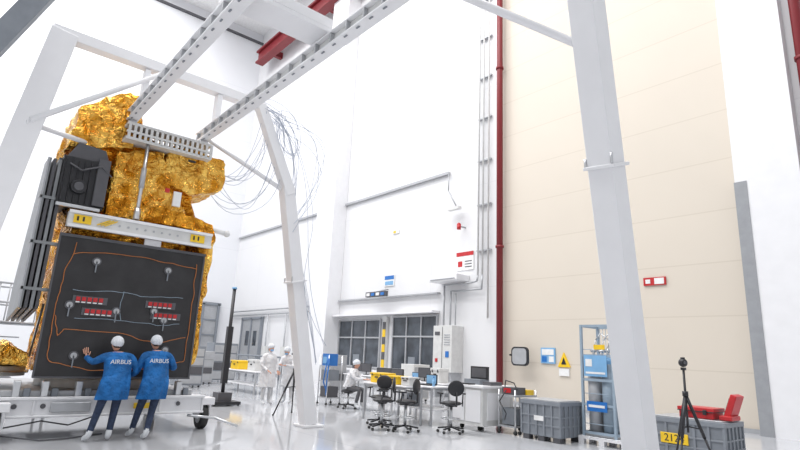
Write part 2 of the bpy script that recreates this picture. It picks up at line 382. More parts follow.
foil('instrument_hood',[(2.95,5.55),(3.5,5.6),(4.12,5.55),(4.25,5.1),(4.15,4.85),(3.5,4.6),(2.95,4.75)],-12.4,-10.97,gold2,disp=0.035,seed=9,vox=.045)
foil('middle_drape',[(2.05,5.2),(2.9,5.4),(3.1,4.6),(3.5,4.25),(3.4,3.9),(2.0,3.9)],-11.5,-11.0,gold2,disp=0.06,seed=13,vox=.045)
foil('top_left_shroud',[(1.2,5.0),(1.3,5.8),(1.6,6.15),(2.1,6.45),(2.4,6.4),(2.3,5.3)],-12.6,-11.05,gold2,disp=0.05,seed=17,vox=.05)
foil('shelf_drape',[(2.0,3.9),(2.0,4.3),(3.3,4.25),(4.05,4.1),(4.15,3.8),(3.95,3.45),(3.8,3.45),(3.7,3.9)],-11.5,-10.97,gold,disp=0.035,seed=21,vox=.045)
foil('lower_right_drape',[(3.8,1.1),(4.1,1.2),(4.18,3.9),(3.95,3.9)],-11.6,-11.05,gold2,disp=0.045,seed=25,vox=.045)
foil('side_cover_foil',[(0.35,1.12),(1.3,1.12),(1.3,1.35),(1.0,1.55),(0.6,1.3)],-13.0,-11.4,gold2,disp=0.04,seed=29,vox=.05)
m=MB(); m.cyl((-12.2,0.85,0.95),(-12.2,0.85,1.12),0.55,offw,seg=32); m.cyl((-12.2,.85,1.0),(-12.2,.85,1.04),0.6,steel,seg=32)
m.beam((-11.4,1.32,1.3),(-11.2,1.36,2.2),0.03,0.03,steel); m.done('side_cover_ring',sat)
m=MB()
m.b2((-11.9,1.2,3.95),(-10.95,1.95,4.85),black)
for i in range(7): m.b2((-11.0,1.24+i*0.1,4.0),(-10.92,1.26+i*0.1,4.8),black)
for i in range(5): m.b2((-11.8+i*0.18,1.14,4.0),(-11.75+i*0.18,1.2,4.8),dgrey)
m.prism([(1.25,4.85),(1.95,4.85),(1.85,5.1),(1.4,5.15)],0,-11.6,-10.98,dgrey)
m.b2((-10.94,1.2,3.9),(-10.88,1.9,3.96),steel)
m.b2((-10.93,1.75,4.0),(-10.88,1.95,4.9),dgrey)
m.cyl((-10.95,1.5,4.3),(-10.87,1.5,4.3),0.13,black); m.cyl((-10.88,1.5,4.3),(-10.85,1.5,4.3),0.08,dgrey)
m.tube([(-10.9,1.3,4.7),(-10.86,1.5,4.6),(-10.86,1.8,4.75),(-10.9,2.0,4.6)],0.015,dgrey)
m.done('black_instrument',sat,bevel=0.01)
m=MB()
for i in range(4):
    y=0.98+i*0.08
    m.prism([(-11.0,2.1),(-11.0,4.75),(-11.5,4.75),(-12.6,2.5),(-12.6,1.9)],1,y,y+0.05,sgrey if i%2==0 else dgrey)
for z in (2.4,3.2,4.0): m.b2((-11.1,0.96,z),(-10.98,1.42,z+0.05),sgrey)
m.b2((-11.02,0.97,2.1),(-10.98,1.0,4.75),lgrey)
m.done('folded_solar_array',sat)
m=MB()
m.b2((-11.05,1.38,0.98),(-10.9,3.92,3.42),radiator)
m.b2((-10.91,1.36,3.38),(-10.88,3.94,3.43),dgrey); m.b2((-10.91,1.36,0.97),(-10.88,3.94,1.0),dgrey)
for x in (1.37,3.92): m.b2((-10.91,x-0.015,0.98),(-10.885,x+0.015,3.42),dgrey)
for (y,z) in ((2.0,3.0),(3.25,3.0),(1.7,2.2),(2.45,2.15),(3.1,2.2),(1.9,1.35),(3.4,1.5),(3.3,2.05)):
    m.cyl((-10.9,y,z),(-10.87,y,z),0.075,dgrey,seg=20); m.cyl((-10.87,y,z),(-10.86,y,z),0.05,lgrey,seg=20); m.b2((-10.87,y-0.01,z-0.2),(-10.86,y+0.01,z),mgrey)
for (y0,z0) in ((1.78,2.34),(1.95,2.14),(2.98,2.36),(3.1,2.16)):
    m.b2((-10.9,y0-0.05,z0-0.1),(-10.88,y0+0.5,z0+0.03),dgrey)
    for k in range(5):
        m.b2((-10.88,y0+k*0.09,z0-0.06),(-10.86,y0+0.065+k*0.09,z0+.01),redm)
        m.b2((-10.88,y0+k*0.09,z0-0.09),(-10.865,y0+0.06+k*0.09,z0-0.07),wht)
m.done('radiator_panel',sat)
hs=[]
def wig(path,n=8,a=0.02):
    out=[]
    for p,q in zip(path[:-1],path[1:]):
        for i in range(n):
            t=i/n; out.append((-10.882,p[0]+(q[0]-p[0])*t+random.uniform(-a,a),p[1]+(q[1]-p[1])*t+random.uniform(-a,a)))
    out.append((-10.882,*path[-1])); return out
hs.append(wig([(1.65,3.3),(1.52,2.7),(1.5,2.2),(1.52,1.25),(2.2,1.12),(3.2,1.14),(3.78,1.3),(3.8,2.3),(3.78,3.2)]))
hs.append(wig([(1.6,3.1),(2.4,3.2),(3.3,3.15),(3.8,3.1)],6))
hs.append(wig([(1.52,2.0),(1.6,1.65),(1.7,1.8),(2.6,1.75),(3.2,1.62),(3.75,1.75)],6))
curve('orange_harness',hs,0.007,orange,sat)
hs=[wig([(1.7,2.45),(2.5,2.5),(2.9,2.45),(3.6,2.5)],6,0.02),wig([(1.8,1.98),(2.5,2.0),(3.2,1.95),(3.6,2.0)],6,0.02),wig([(2.5,2.5),(2.55,2.0)],5,0.03)]
curve('grey_harness',hs,0.005,blg,sat)
m=MB()
m.b2((-10.95,1.42,3.56),(-10.78,3.98,3.82),offw)
m.b2((-10.8,1.42,3.79),(-10.74,3.98,3.84),white); m.b2((-10.8,1.42,3.54),(-10.74,3.98,3.59),white)
for y0 in (1.5,3.55): 
    m.b2((-10.775,y0,3.62),(-10.765,y0+0.28,3.77),yel); m.b2((-10.77,y0+0.05,3.66),(-10.76,y0+0.08,3.74),black); m.b2((-10.77,y0+0.14,3.66),(-10.76,y0+0.17,3.74),black)
for i in range(10): m.cyl((-10.78,1.95+i*0.15,3.69),(-10.77,1.95+i*0.15,3.69),0.02,lgrey,seg=10)
for k in range(3): m.beam((-10.765,1.88+k*.06,3.64),(-10.765,2.08+k*.06,3.76),0.02,0.02,yel,(1,0,0))
m.b2((-10.95,2.75,3.42),(-10.9,3.05,3.55),white)
m.done('support_belt',sat)
m=MB(); m.b2((-10.95,3.15,4.3),(-10.9,3.3,4.6),wht); m.b2((-10.95,2.98,4.55),(-10.9,3.06,4.63),redm); m.b2((-10.97,3.35,5.3),(-10.93,3.5,5.34),black)
m.cyl((-11.1,3.95,4.02),(-11.0,4.35,3.95),0.05,wht); m.sph((-11.0,4.37,3.95),0.07,wht,seg=12); m.done('tags',sat)

# ---------------------------------------------------------------- transport dolly
m=MB()
m.b2((-11.2,0.4,0.35),(-10.95,4.3,0.66),white); m.b2((-14.6,0.4,0.35),(-14.35,4.3,0.66),white)
m.b2((-10.96,0.4,0.62),(-10.9,4.3,0.67),white); m.b2((-10.96,0.4,0.34),(-10.9,4.3,0.38),white)
for y in (0.4,1.6,2.7,4.05): m.b2((-14.4,y,0.38),(-11.1,y+0.25,0.64),white)
for y in (0.45,1.45,2.45,3.45,4.25): m.b2((-10.96,y,0.38),(-10.92,y+0.04,0.62),white)
m.b2((-14.5,0.9,0.66),(-11.1,4.1,0.76),lgrey)
m.cyl((-12.5,2.75,0.76),(-12.5,2.75,0.93),1.15,offw,seg=40)
for y in (1.2,1.6,2.1,2.7,3.3,3.8):
    m.b2((-11.15,y-0.05,0.66),(-11.0,y+0.05,0.92),steel); m.b2((-11.1,y+.1,0.66),(-11.02,y+0.2,0.8),mgrey)
    m.cyl((-10.95,y,0.52),(-10.92,y,0.52),0.04,dgrey)
for (x,y) in ((-10.85,0.95),(-11.3,4.42),(-14.4,0.95),(-14.4,4.35)):
    m.cyl((x,y-0.07,0.23),(x,y+0.07,0.23),0.23,rubber,seg=24); m.cyl((x,y-0.08,0.23),(x,y+0.08,0.23),0.13,lgrey,seg=20)
    m.b2((x-0.12,y-0.14,0.2),(x+0.12,y-0.09,0.5),white); m.b2((x-0.12,y+0.09,0.2),(x+0.12,y+0.14,0.5),white); m.b2((x-0.2,y-0.18,0.46),(x+0.18,y+0.18,0.60),white)
m.tube([(-10.95,4.0,0.3),(-10.8,4.5,0.25),(-10.6,4.9,0.1)],0.025,steel); m.b2((-10.92,1.7,0.42),(-10.9,2.3,0.58),lgrey); m.b2((-10.92,3.0,0.45),(-10.9,3.3,0.55),yel)
m.b2((-10.92,0.5,0.42),(-10.87,0.8,0.58),dgrey); m.tube([(-10.9,0.5,0.35),(-10.8,1.0,0.2),(-10.85,1.6,0.3),(-10.85,2.0,0.22),(-10.95,2.4,0.34)],0.012,black)
m.tube([(-11.0,0.4,0.3),(-10.9,0.9,0.12),(-10.7,1.6,0.02),(-10.75,2.0,0.02),(-11.1,2.6,0.02)],0.012,dgrey)
m.done('transport_dolly',bevel=0.012,seg=1)

m=MB()
for (x,y) in ((-17.5,0.9),(-17.5,2.6),(-19.0,0.9),(-19.0,2.6)): m.cyl((x,y,0),(x,y,3.0),0.035,lgrey,seg=8)
for z in (1.0,2.0,2.5,3.0):
    m.cyl((-17.5,0.9,z),(-17.5,2.6,z),0.03,lgrey,seg=8); m.cyl((-19,0.9,z),(-19,2.6,z),0.03,lgrey,seg=8); m.cyl((-17.5,2.6,z),(-19,2.6,z),0.03,lgrey,seg=8); m.cyl((-17.5,0.9,z),(-19,0.9,z),0.03,lgrey,seg=8)
for i in range(7): m.cyl((-17.5,1.1+i*0.22,2.0),(-17.5,1.1+i*0.22,3.0),0.015,lgrey,seg=6)
m.b2((-19,0.9,1.95),(-17.5,2.6,2.0),mgrey)
for i in range(7): m.b2((-17.5,1.0,.25*i+.1),(-17.2,1.7,.25*i+.13),mgrey)
m.done('work_platform')

# ---------------------------------------------------------------- people
def skin_obj(name,verts,edges,radii,roots,m,parent,sub=2,matf=None,mats=None):
    me=bpy.data.meshes.new(name); me.from_pydata([tuple(v) for v in verts],edges,[]); me.update()
    ob=bpy.data.objects.new(name,me); scn.collection.objects.link(ob)
    ob.modifiers.new('skin','SKIN').use_smooth_shade=True
    if not me.skin_vertices: 
        bm=bmesh.new(); bm.from_mesh(me); bm.verts.layers.skin.verify(); bm.to_mesh(me); bm.free()
    d=me.skin_vertices[0].data
    for i,rr in enumerate(radii):
        d[i].radius=rr if hasattr(rr,'__len__') else (rr,rr); d[i].use_root=(i in roots)
    s=ob.modifiers.new('sub','SUBSURF'); s.levels=sub; s.render_levels=sub
    dg=bpy.context.evaluated_depsgraph_get(); me2=bpy.data.meshes.new_from_object(ob.evaluated_get(dg))
    bpy.data.objects.remove(ob)
    me2.materials.clear()
    for mm in (mats or [m]): me2.materials.append(mm)
    for p in me2.polygons:
        p.use_smooth=True; p.material_index=matf(p.center) if matf else 0
    o=bpy.data.objects.new(name,me2); scn.collection.objects.link(o); o.parent=parent
    return o
def hand(parent,name,w,fd,pn,side,curl,m):
    fd=V(fd).normalized(); pn=V(pn); pn=(pn-fd*pn.dot(fd)).normalized(); sx=fd.cross(pn).normalized()*side
    w=V(w); vs=[];es=[];rs=[];roots=[]
    def chain(pts,rr):
        b=len(vs); roots.append(b)
        for i,p in enumerate(pts): vs.append(p); rs.append(rr[i]); 
        for i in range(len(pts)-1): es.append((b+i,b+i+1))
    chain([w-fd*0.02,w+fd*0.03,w+fd*0.075],[(0.026,0.02),(0.036,0.018),(0.040,0.014)])
    for k,(o,l) in enumerate(((0.030,0.074),(0.010,0.082),(-0.010,0.076),(-0.029,0.060))):
        p=w+fd*0.06+sx*o; pts=[p]; ang=0.08; q=w+fd*0.092+sx*o*1.15; pts.append(q)
        for s in (0.45,0.30,0.25):
            dd=(fd*math.cos(ang)+pn*math.sin(ang)+sx*o*3).normalized(); q=q+dd*l*s; pts.append(q); ang+=curl
        chain(pts,[0.009,0.0095,0.009,0.008,0.0065])
    t0=w+fd*0.025+sx*0.022; t1=t0+(sx*0.8+fd*0.5).normalized()*0.03; tv=(sx*0.45+fd*0.9+pn*0.3).normalized()
    chain([t0,t1,t1+tv*0.03,t1+tv*0.055],[0.013,0.012,0.010,0.008])
    return skin_obj(name,vs,es,rs,roots,m,parent,1)
def head(parent,c,fwd,tilt=0.0,mask=False,cap=True):
    b=MB(); c=V(c)
    fwd=V(fwd).normalized(); q=Matrix.Rotation(math.atan2(-fwd.x,fwd.y),4,'Z')@Matrix.Rotation(tilt,4,'X')
    T=Matrix.Translation(c)@q
    r=bmesh.ops.create_uvsphere(b.bm,u_segments=28,v_segments=20,radius=1)
    for v in r['verts']:
        x,y,z=v.co; w=0.074*(1-0.28*max(0,-z)**1.3); yy=y*0.096*(1-0.18*max(0,-z)); zz=z*0.118
        if y>0:
            yy*=0.94
            if abs(x)<0.22 and -0.35<z<0.1: yy+=0.022*(1-abs(x)/0.22)*(1-abs(z+0.15)/0.25 if abs(z+0.15)<0.25 else 0)
            if 0.0<z<0.2 and 0.15<abs(x)<0.55: yy-=0.006
            if z<-0.75: yy+=0.008
        v.co=T@V((x*w,yy,zz))
    b._f(r['verts'],skin,True)
    for s in (-1,1):
        b.sph(T@V((s*0.028,0.074,0.006)),0.011,wht,seg=10); b.sph(T@V((s*0.028,0.083,0.006)),0.005,black,seg=8)
        b.sph(T@V((s*0.073,-0.005,-0.01)),(0.010,0.02,0.03),skin,seg=12,M=q)
        b.box(T@V((s*0.028,0.082,0.026)),(0.028,0.006,0.005),hair,M=q)
    b.sph(T@V((0,0.076,-0.058)),(0.022,0.006,0.006),lips,seg=12,M=q)
    b.sph(T@V((0,-0.025,0.005)),(0.074,0.080,0.085),hair,seg=16,M=q)
    if mask: b.sph(T@V((0,0.045,-0.052)),(0.058,0.05,0.045),lblue,seg=18,M=q)
    b.done('head',parent)
    if cap:
        b=MB(); r=bmesh.ops.create_uvsphere(b.bm,u_segments=36,v_segments=24,radius=1)
        for v in r['verts']:
            p=v.co.copy(); k=1+0.06*noise.noise(p*5)+0.03*math.sin(math.atan2(p.y,p.x)*14)*max(0,1-abs(p.z+.2)*1.5)
            low=-0.45+0.3*p.y
            z=max(p.z,low)*0.110
            gather=1-0.10*max(0,min(1,(low+0.25-p.z)/0.3))
            v.co=T@V((p.x*0.098*k*gather,p.y*0.116*k*gather-0.014,z*k+0.038))
        b._f(r['verts'],netm,True)
        b.done('hair_net',parent)
def person(name,loc,rz,P,coat,pants,hem=0.66,lettering=None,mask=False,headf=(0,1,0),tilt=0.0,seated=False,handspec=None,skm=None,bulk=1.0):
    e=empty(name,loc,rz)
    names=['pelvis','waist','chest','neckb','neck','shL','elL','wrL','shR','elR','wrR','hipL','knL','anL','toL','hipR','knR','anR','toR']
    idx={n:i for i,n in enumerate(names)}
    P={k:V(v) for k,v in P.items()}
    P.setdefault('waist',P['pelvis'].lerp(P['chest'],0.5))
    P.setdefault('neckb',P['chest'].lerp(P['neck'],0.6))
    vs=[P[n] for n in names]
    ed=[('pelvis','waist'),('waist','chest'),('chest','neckb'),('neckb','neck'),('neckb','shL'),('shL','elL'),('elL','wrL'),('neckb','shR'),('shR','elR'),('elR','wrR'),
        ('pelvis','hipL'),('hipL','knL'),('knL','anL'),('anL','toL'),('pelvis','hipR'),('hipR','knR'),('knR','anR'),('anR','toR')]
    k=bulk
    R=dict(pelvis=0.13,waist=0.12,chest=0.135,neckb=0.085,neck=0.052,shL=0.070*k,shR=0.070*k,elL=0.054*k,elR=0.054*k,wrL=0.040,wrR=0.040,hipL=0.095,hipR=0.095,knL=0.066,knR=0.066,anL=0.050,anR=0.050,toL=(0.048,0.036),toR=(0.048,0.036))
    def seg(p,a,b):
        ab=b-a;t=max(0,min(1,(p-a).dot(ab)/ab.length_squared)); return (p-(a+ab*t)).length
    def mf(c):
        best=None;bd=9
        for a,b in ed:
            d=seg(c,P[a],P[b])
            if d<bd: bd=d;best=(a,b)
        a,b=best
        if b in('toL','toR') : return 2
        if a in('knL','knR') and (c-P[b]).length<0.09: return 2
        if a in('hipL','hipR','knL','knR') : return 1
        if (a,b)==('neckb','neck') and c.z>P['neck'].z-0.005: return 3
        if b in('hipL','hipR') and c.z<P['hipL'].z: return 1
        return 0
    skin_obj('body',vs,[(idx[a],idx[b]) for a,b in ed],[R[n] for n in names],{0},coat,e,2,mf,[coat,pants,shoe,skin])
    b=MB(); n=44; rings=[]
    pel=P['pelvis'];ch=P['chest'];nk=P['neck']
    sax=(P['shR']-P['shL']); sax.z=0; sax.normalize()
    def ring(c,rx,ry,wob=0.0,axis=None,ph=0):
        ax=axis or sax; ay=V((0,0,1)).cross(ax).normalized() ; ax=ax.normalized()
        vv=[]
        for i in range(n):
            a=i/n*math.tau; w=1+wob*math.sin(a*5+ph)+wob*0.7*math.sin(a*9+2*ph)+wob*noise.noise(V((math.cos(a)*3,math.sin(a)*3,V(c).z*5+ph)))
            vv.append(b.bm.verts.new(V(c)+ax*rx*math.cos(a)*w+ay*ry*math.sin(a)*w))
        rings.append(vv)
    hax=(P['hipR']-P['hipL']);hax.z=0;hax.normalize()
    ring(nk+V((0,0,0.015)),0.066,0.066); ring(nk+V((0,0,-0.03)),0.074,0.072); ring(nk+V((0,0,-0.055)),0.11,0.082); 
    ring(P['neckb'].lerp(nk,0.25),0.175*k,0.105); ring(ch.lerp(P['neckb'],0.5),0.20*k,0.13*k,0.015); ring(ch,0.195*k,0.138*k,0.03,ph=.6)
    ring(ch.lerp(P['waist'],.5),0.185*k,0.135*k,0.045,ph=1.0)
    ring(P['waist'],0.182*k,0.133*k,0.055,ph=1.5); ring(P['waist'].lerp(pel,.5),0.192*k,0.142*k,0.055,ph=2.1); ring(pel+V((0,0,0.02)),0.205*k,0.152*k,0.055,hax,2.6)
    if not seated:
        mid=(P['knL']+P['knR'])/2
        for t,s in ((0.35,1.05),(0.7,1.09),(1.0,1.13)):
            zz=pel.z+(hem-pel.z)*t; f=(pel.z-zz)/(pel.z-mid.z); c=pel.lerp(mid,f*0.85); c.z=zz
            spread=abs((P['knR']-P['knL']).dot(hax))*0.5*f
            ring(c,max(0.2*s*k,spread+0.13),0.155*s*k,0.075,hax,2.8+t*.4)
    i0=b.mi(coat)
    for r1,r2 in zip(rings[:-1],rings[1:]):
        for i in range(n):
            f=b.bm.faces.new((r1[i],r1[(i+1)%n],r2[(i+1)%n],r2[i])); f.smooth=True; f.material_index=i0
    bmesh.ops.recalc_face_normals(b.bm,faces=b.bm.faces[:])
    o=b.done('coat',e); s=o.modifiers.new('sol','SOLIDIFY'); s.thickness=0.008; s=o.modifiers.new('ss','SUBSURF'); s.levels=1;s.render_levels=1
    b=MB()
    for s in 'LR':
        w=P['wr'+s];el=P['el'+s];d=(w-el).normalized(); b.cyl(w-d*0.05,w+d*0.005,0.046,coat,seg=14,r2=0.044)
    b.done('cuffs',e)
    hc=P.get('head',nk+V((0,0.02,0.13)))
    head(e,hc,headf,tilt,mask)
    for s in 'LR':
        hsx=(handspec or {}).get(s)
        w=P['wr'+s]; d=(w-P['el'+s]).normalized()
        if hsx: hand(e,'hand_'+s,w,hsx[0],hsx[1],hsx[2],hsx[3],skm or skin)
        else: hand(e,'hand_'+s,w,d,V((0,0.3,-1)) if abs(d.z)<0.7 else V((1 if s=='L' else -1,0,0)),1 if s=='L' else -1,0.35,skm or skin)
    if lettering:
        back=ch.lerp(P['neckb'],0.25); 
        M=Matrix.Translation(back+V((0,-0.150*k-.003,0)))@Matrix.Rotation(math.radians(90),4,'X')
        text(lettering,0.10,M,wht,'lettering',e)
    return e
person('engineer_in_blue_coat',(-10.36,2.45,0),math.radians(90),dict(
    pelvis=(0.05,0,.93),chest=(.07,.06,1.25),neck=(.03,.09,1.44),head=(.01,.12,1.565),
    shL=(-.14,.08,1.36),elL=(-.30,.22,1.25),wrL=(-.37,.385,1.33),
    shR=(.27,.07,1.36),elR=(.40,.08,1.11),wrR=(.29,.27,1.02),
    hipL=(-.05,0,.88),knL=(-.13,.05,.48),anL=(-.23,.0,.09),toL=(-.27,.16,.04),
    hipR=(.14,0,.88),knR=(.12,.06,.48),anR=(.07,.0,.09),toR=(.10,.17,.04)),
    bcoat,jean,hem=0.66,lettering='AIRBUS',headf=(-.15,1,0),bulk=1.14,
    handspec={'L':((-.25,.10,1),(0,1,0),-1,0.08),'R':((-.2,1,0.1),(0,0,-1),-1,0.3)})
person('engineer_in_blue_coat',(-10.36,3.12,0),math.radians(90),dict(
    pelvis=(0.02,-.02,.94),chest=(.02,.05,1.28),neck=(.0,.10,1.49),head=(-.01,.14,1.62),
    shL=(-.19,.06,1.41),elL=(-.27,.12,1.13),wrL=(-.16,.34,1.20),
    shR=(.22,.06,1.41),elR=(.37,.10,1.17),wrR=(.26,.33,1.27),
    hipL=(-.08,-.02,.88),knL=(-.13,.14,.49),anL=(-.19,.22,.09),toL=(-.22,.38,.04),
    hipR=(.10,-.02,.88),knR=(.05,.02,.48),anR=(-.04,-.12,.09),toR=(-.05,.05,.04)),
    bcoat,jean,hem=0.66,lettering='AIRBUS',headf=(-.1,1,0),bulk=1.12,
    handspec={'L':((.2,1,.3),(0,0,-1),1,0.3),'R':((-.2,1,.2),(0,0,-1),-1,0.3)})
std=dict(pelvis=(0,0,.94),chest=(0,.01,1.29),neck=(0,.02,1.50),head=(0,.05,1.635),
    shL=(-.19,.01,1.42),shR=(.19,.01,1.42),hipL=(-.1,0,.88),knL=(-.11,.03,.49),anL=(-.12,0,.09),toL=(-.14,.17,.04),
    hipR=(.1,0,.88),knR=(.12,.03,.49),anR=(.13,-.02,.09),toR=(.15,.15,.04))
person('technician_in_white_coat',(-15.3,7.85,0),math.radians(-75),dict(std,elL=(-.27,.02,1.14),wrL=(-.2,.2,.98),elR=(.28,0,1.13),wrR=(.2,.2,1.0)),
    wcoat,wpants,hem=0.5,headf=(0.1,1,0),mask=True,bulk=1.15)
p3=dict(std,chest=(0,.12,1.26),neck=(0,.2,1.44),head=(0,.26,1.56),shL=(-.19,.12,1.37),shR=(.19,.12,1.37),elL=(-.24,.22,1.12),wrL=(-.1,.42,1.14),elR=(.24,.22,1.12),wrR=(.1,.42,1.16))
person('technician_in_white_coat',(-15.5,8.7,0),math.radians(-150),p3,wcoat,wpants,hem=0.5,headf=(0,1,-0.2),tilt=-0.25,mask=True,bulk=1.1)
person('seated_technician',(-13.75,9.75,0),math.radians(-60),dict(
    pelvis=(0,0,.60),chest=(0,.10,.95),neck=(0,.18,1.14),head=(0,.22,1.275),
    shL=(-.18,.12,1.08),elL=(-.22,.28,.86),wrL=(-.14,.50,.86),shR=(.18,.12,1.08),elR=(.22,.28,.86),wrR=(.12,.50,.86),
    hipL=(-.1,0.03,.58),knL=(-.13,.42,.56),anL=(-.13,.38,.12),toL=(-.14,.52,.05),hipR=(.1,.03,.58),knR=(.13,.42,.56),anR=(.13,.30,.12),toR=(.14,.44,.05)),
    wcoat,dgrey,headf=(0,1,0),seated=True,tilt=-0.1,bulk=1.15)

# ---------------------------------------------------------------- lab furniture
def lab_stool(x,y,rz,seat_h=0.62,back=True):
    b=MB(); T=Matrix.Translation((x,y,0))@Matrix.Rotation(rz,4,'Z')
    for k in range(5):
        a=k*math.tau/5; p=T@V((0.29*math.cos(a),0.29*math.sin(a),0.09)); b.beam(T@V((0,0,0.13)),p,0.045,0.03,black)
        b.cyl(p+V((0,-0.018,-0.06)),p+V((0,0.018,-0.06)),0.03,rubber,seg=12)
    for k in range(16):
        a=k*math.tau/16;a2=(k+1)*math.tau/16
        b.cyl(T@V((.2*math.cos(a),.2*math.sin(a),.3)),T@V((.2*math.cos(a2),.2*math.sin(a2),.3)),0.012,steel,seg=6)
    b.cyl(T@V((0,0,0.12)),T@V((0,0,seat_h-0.04)),0.03,steel); b.box(T@V((0,0,seat_h-0.05)),(0.2,0.2,0.04),black,rz)
    b.sph(T@V((0,0,seat_h)),(0.235,0.225,0.055),black,seg=20,M=Matrix.Rotation(rz,4,'Z'))
    if back:
        b.tube([T@V((0,-0.15,seat_h-0.04)),T@V((0,-0.27,seat_h)),T@V((0,-0.27,seat_h+0.25))],0.02,black)
        b.sph(T@V((0,-0.24,seat_h+0.33)),(0.20,0.04,0.17),black,seg=20,M=Matrix.Rotation(rz,4,'Z'))
        for s in (-1,1):
            b.tube([T@V((s*0.15,0,seat_h-0.02)),T@V((s*0.27,0,seat_h)),T@V((s*0.27,-0.02,seat_h+0.2))],0.015,black); b.box(T@V((s*0.27,0,seat_h+0.21)),(0.05,0.24,0.03),black,rz)
    return b.done('lab_stool')
lab_stool(-9.75,7.85,2.4); lab_stool(-9.3,8.15,2.0); lab_stool(-8.75,9.0,1.2); lab_stool(-10.4,8.3,-2.6)
lab_stool(-13.75,9.75,math.radians(-60),0.50,False)
def table(name,x0,x1,y0,y1,h,m1=white,shelf=None):
    b=MB(); b.b2((x0,y0,h-0.035),(x1,y1,h),m1)
    for x in (x0+.05,x1-.05):
        for y in (y0+.05,y1-.05): b.b2((x-.025,y-.025,0),(x+.025,y+.025,h-.035),lgrey)
    b.b2((x0+.04,y0+.04,h-.1),(x1-.04,y0+.07,h-.035),lgrey); b.b2((x0+.04,y1-.07,h-.1),(x1-.04,y1-.04,h-.035),lgrey)
    if shelf: b.b2((x0+.03,y0+.03,shelf),(x1-.03,y1-.03,shelf+.03),m1)
    return b.done(name,bevel=0.006,seg=1)
table('workbench',-11.6,-9.9,8.65,9.25,0.9)
table('workbench',-13.2,-11.9,9.9,10.7,0.78)
table('workbench',-11.0,-9.7,9.3,10.0,0.9,shelf=0.35)
table('workbench',-21.5,-18.5,9.0,9.8,0.8,shelf=0.3)
table('workbench',-14.6,-12.2,12.2,13.0,0.8)
def case(nm,x0,x1,y0,y1,z,h,m1):
    b=MB(); b.b2((x0,y0,z),(x1,y1,z+h*.8),m1); b.b2((x0-.015,y0-.015,z+h*.8),(x1+.015,y1+.015,z+h),m1)
    xm=(x0+x1)/2; b.b2((xm-.06,y0-.03,z+h*.5),(xm+.06,y0,z+h*.62),black); b.b2((x0+.05,y0-.02,z+h*.7),(x0+.1,y0,z+h*.9),black); b.b2((x1-.1,y0-.02,z+h*.7),(x1-.05,y0,z+h*.9),black)
    return b.done(nm,bevel=0.012)
case('yellow_case',-11.4,-10.9,8.75,9.15,.905,.24,yel); case('yellow_case',-10.75,-10.35,8.75,9.1,.905,.2,yel)
case('yellow_case',-20.9,-20.2,9.1,9.6,.805,.33,yel); case('grey_storage_case',-10.9,-10.5,9.4,9.7,.385,.3,mgrey)
case('instrument_box',-10.25,-9.95,8.8,9.1,.905,.2,offw); case('instrument_box',-13.0,-12.6,12.4,12.8,.805,.45,offw); case('instrument_box',-19.6,-19.0,9.2,9.6,.805,.4,offw)
def bottle(x,y,z,m1):
    b=MB(); b.cyl((x,y,z),(x,y,z+.16),.035,m1); b.cyl((x,y,z+.16),(x,y,z+.19),.035,m1,r2=.014); b.cyl((x,y,z+.19),(x,y,z+.23),.014,blue); return b.done('spray_bottle')
bottle(-11.5,9.1,.905,wht); bottle(-10.2,9.15,.905,wht); bottle(-9.85,9.5,.905,lblue); bottle(-12.0,10.1,.785,wht)
def laptop(x,y,z):
    b=MB(); b.b2((x,y,z),(x+.38,y+.27,z+.02),black); b.b2((x,y+.27,z+.02),(x+.38,y+.295,z+.26),black); b.b2((x+.02,y+.262,z+.04),(x+.36,y+.27,z+.24),lblue)
    for i in range(4): b.b2((x+.03,y+.04+i*.045,z+.02),(x+.35,y+.07+i*.045,z+.024),dgrey)
    return b.done('laptop')
laptop(-10.4,9.5,.905); laptop(-14.2,12.4,.805)
def monitor(x,y,z,rz,w=0.5):
    b=MB(); b.box((x,y,z+0.01),(0.2,0.16,0.02),black,rz); b.cyl((x,y,z),(x,y,z+0.15),0.02,black); b.box((x,y,z+0.27),(w,0.04,0.32),black,rz)
    M=Matrix.Rotation(rz,4,'Z'); o=M@V((0,-0.022,0)); b.box(V((x,y,z+0.27))+o,(w-0.04,0.004,0.28),dgrey,rz); return b.done('computer_monitor',bevel=0.006,seg=1)
monitor(-12.9,10.4,0.785,0.4); monitor(-12.3,10.4,0.785,0.1); monitor(-13.5,12.6,.805,.2)
b=MB()
b.b2((-9.55,9.75,0.12),(-8.5,10.85,0.95),offw); b.b2((-9.6,9.7,0.95),(-8.45,10.9,1.0),white)
for x in (-9.3,-8.75):
    for y in (9.95,10.65): b.cyl((x-0.02,y,0.06),(x+0.02,y,0.06),0.06,rubber,seg=14)
b.b2((-9.5,9.73,0.2),(-9.05,9.75,0.9),white); b.b2((-9.0,9.73,0.2),(-8.55,9.75,0.9),white); b.b2((-9.1,9.71,0.5),(-9.08,9.73,0.65),dgrey)
b.b2((-8.5,9.9,0.25),(-8.48,10.7,0.85),white)
b.b2((-9.4,10.1,1.0),(-8.9,10.45,1.12),mgrey); b.b2((-9.42,10.35,1.12),(-8.88,10.42,1.42),black); b.b2((-9.38,10.345,1.16),(-8.92,10.35,1.38),dgrey); b.b2((-9.35,9.8,1.0),(-8.95,10.0,1.03),black)
b.b2((-8.8,10.1,1.0),(-8.55,10.5,1.08),dgrey)
b.done('control_console_cabinet',bevel=0.012,seg=1)
b=MB(); b.b2((-8.35,10.1,0.15),(-7.85,10.9,0.18),lgrey); b.b2((-8.35,10.1,0.8),(-7.85,10.9,0.84),lgrey)
for x in (-8.33,-7.87):
    for y in (10.12,10.88): b.cyl((x,y,0.08),(x,y,0.95),0.02,steel,seg=8); b.sph((x,y,0.05),0.05,rubber,seg=10)
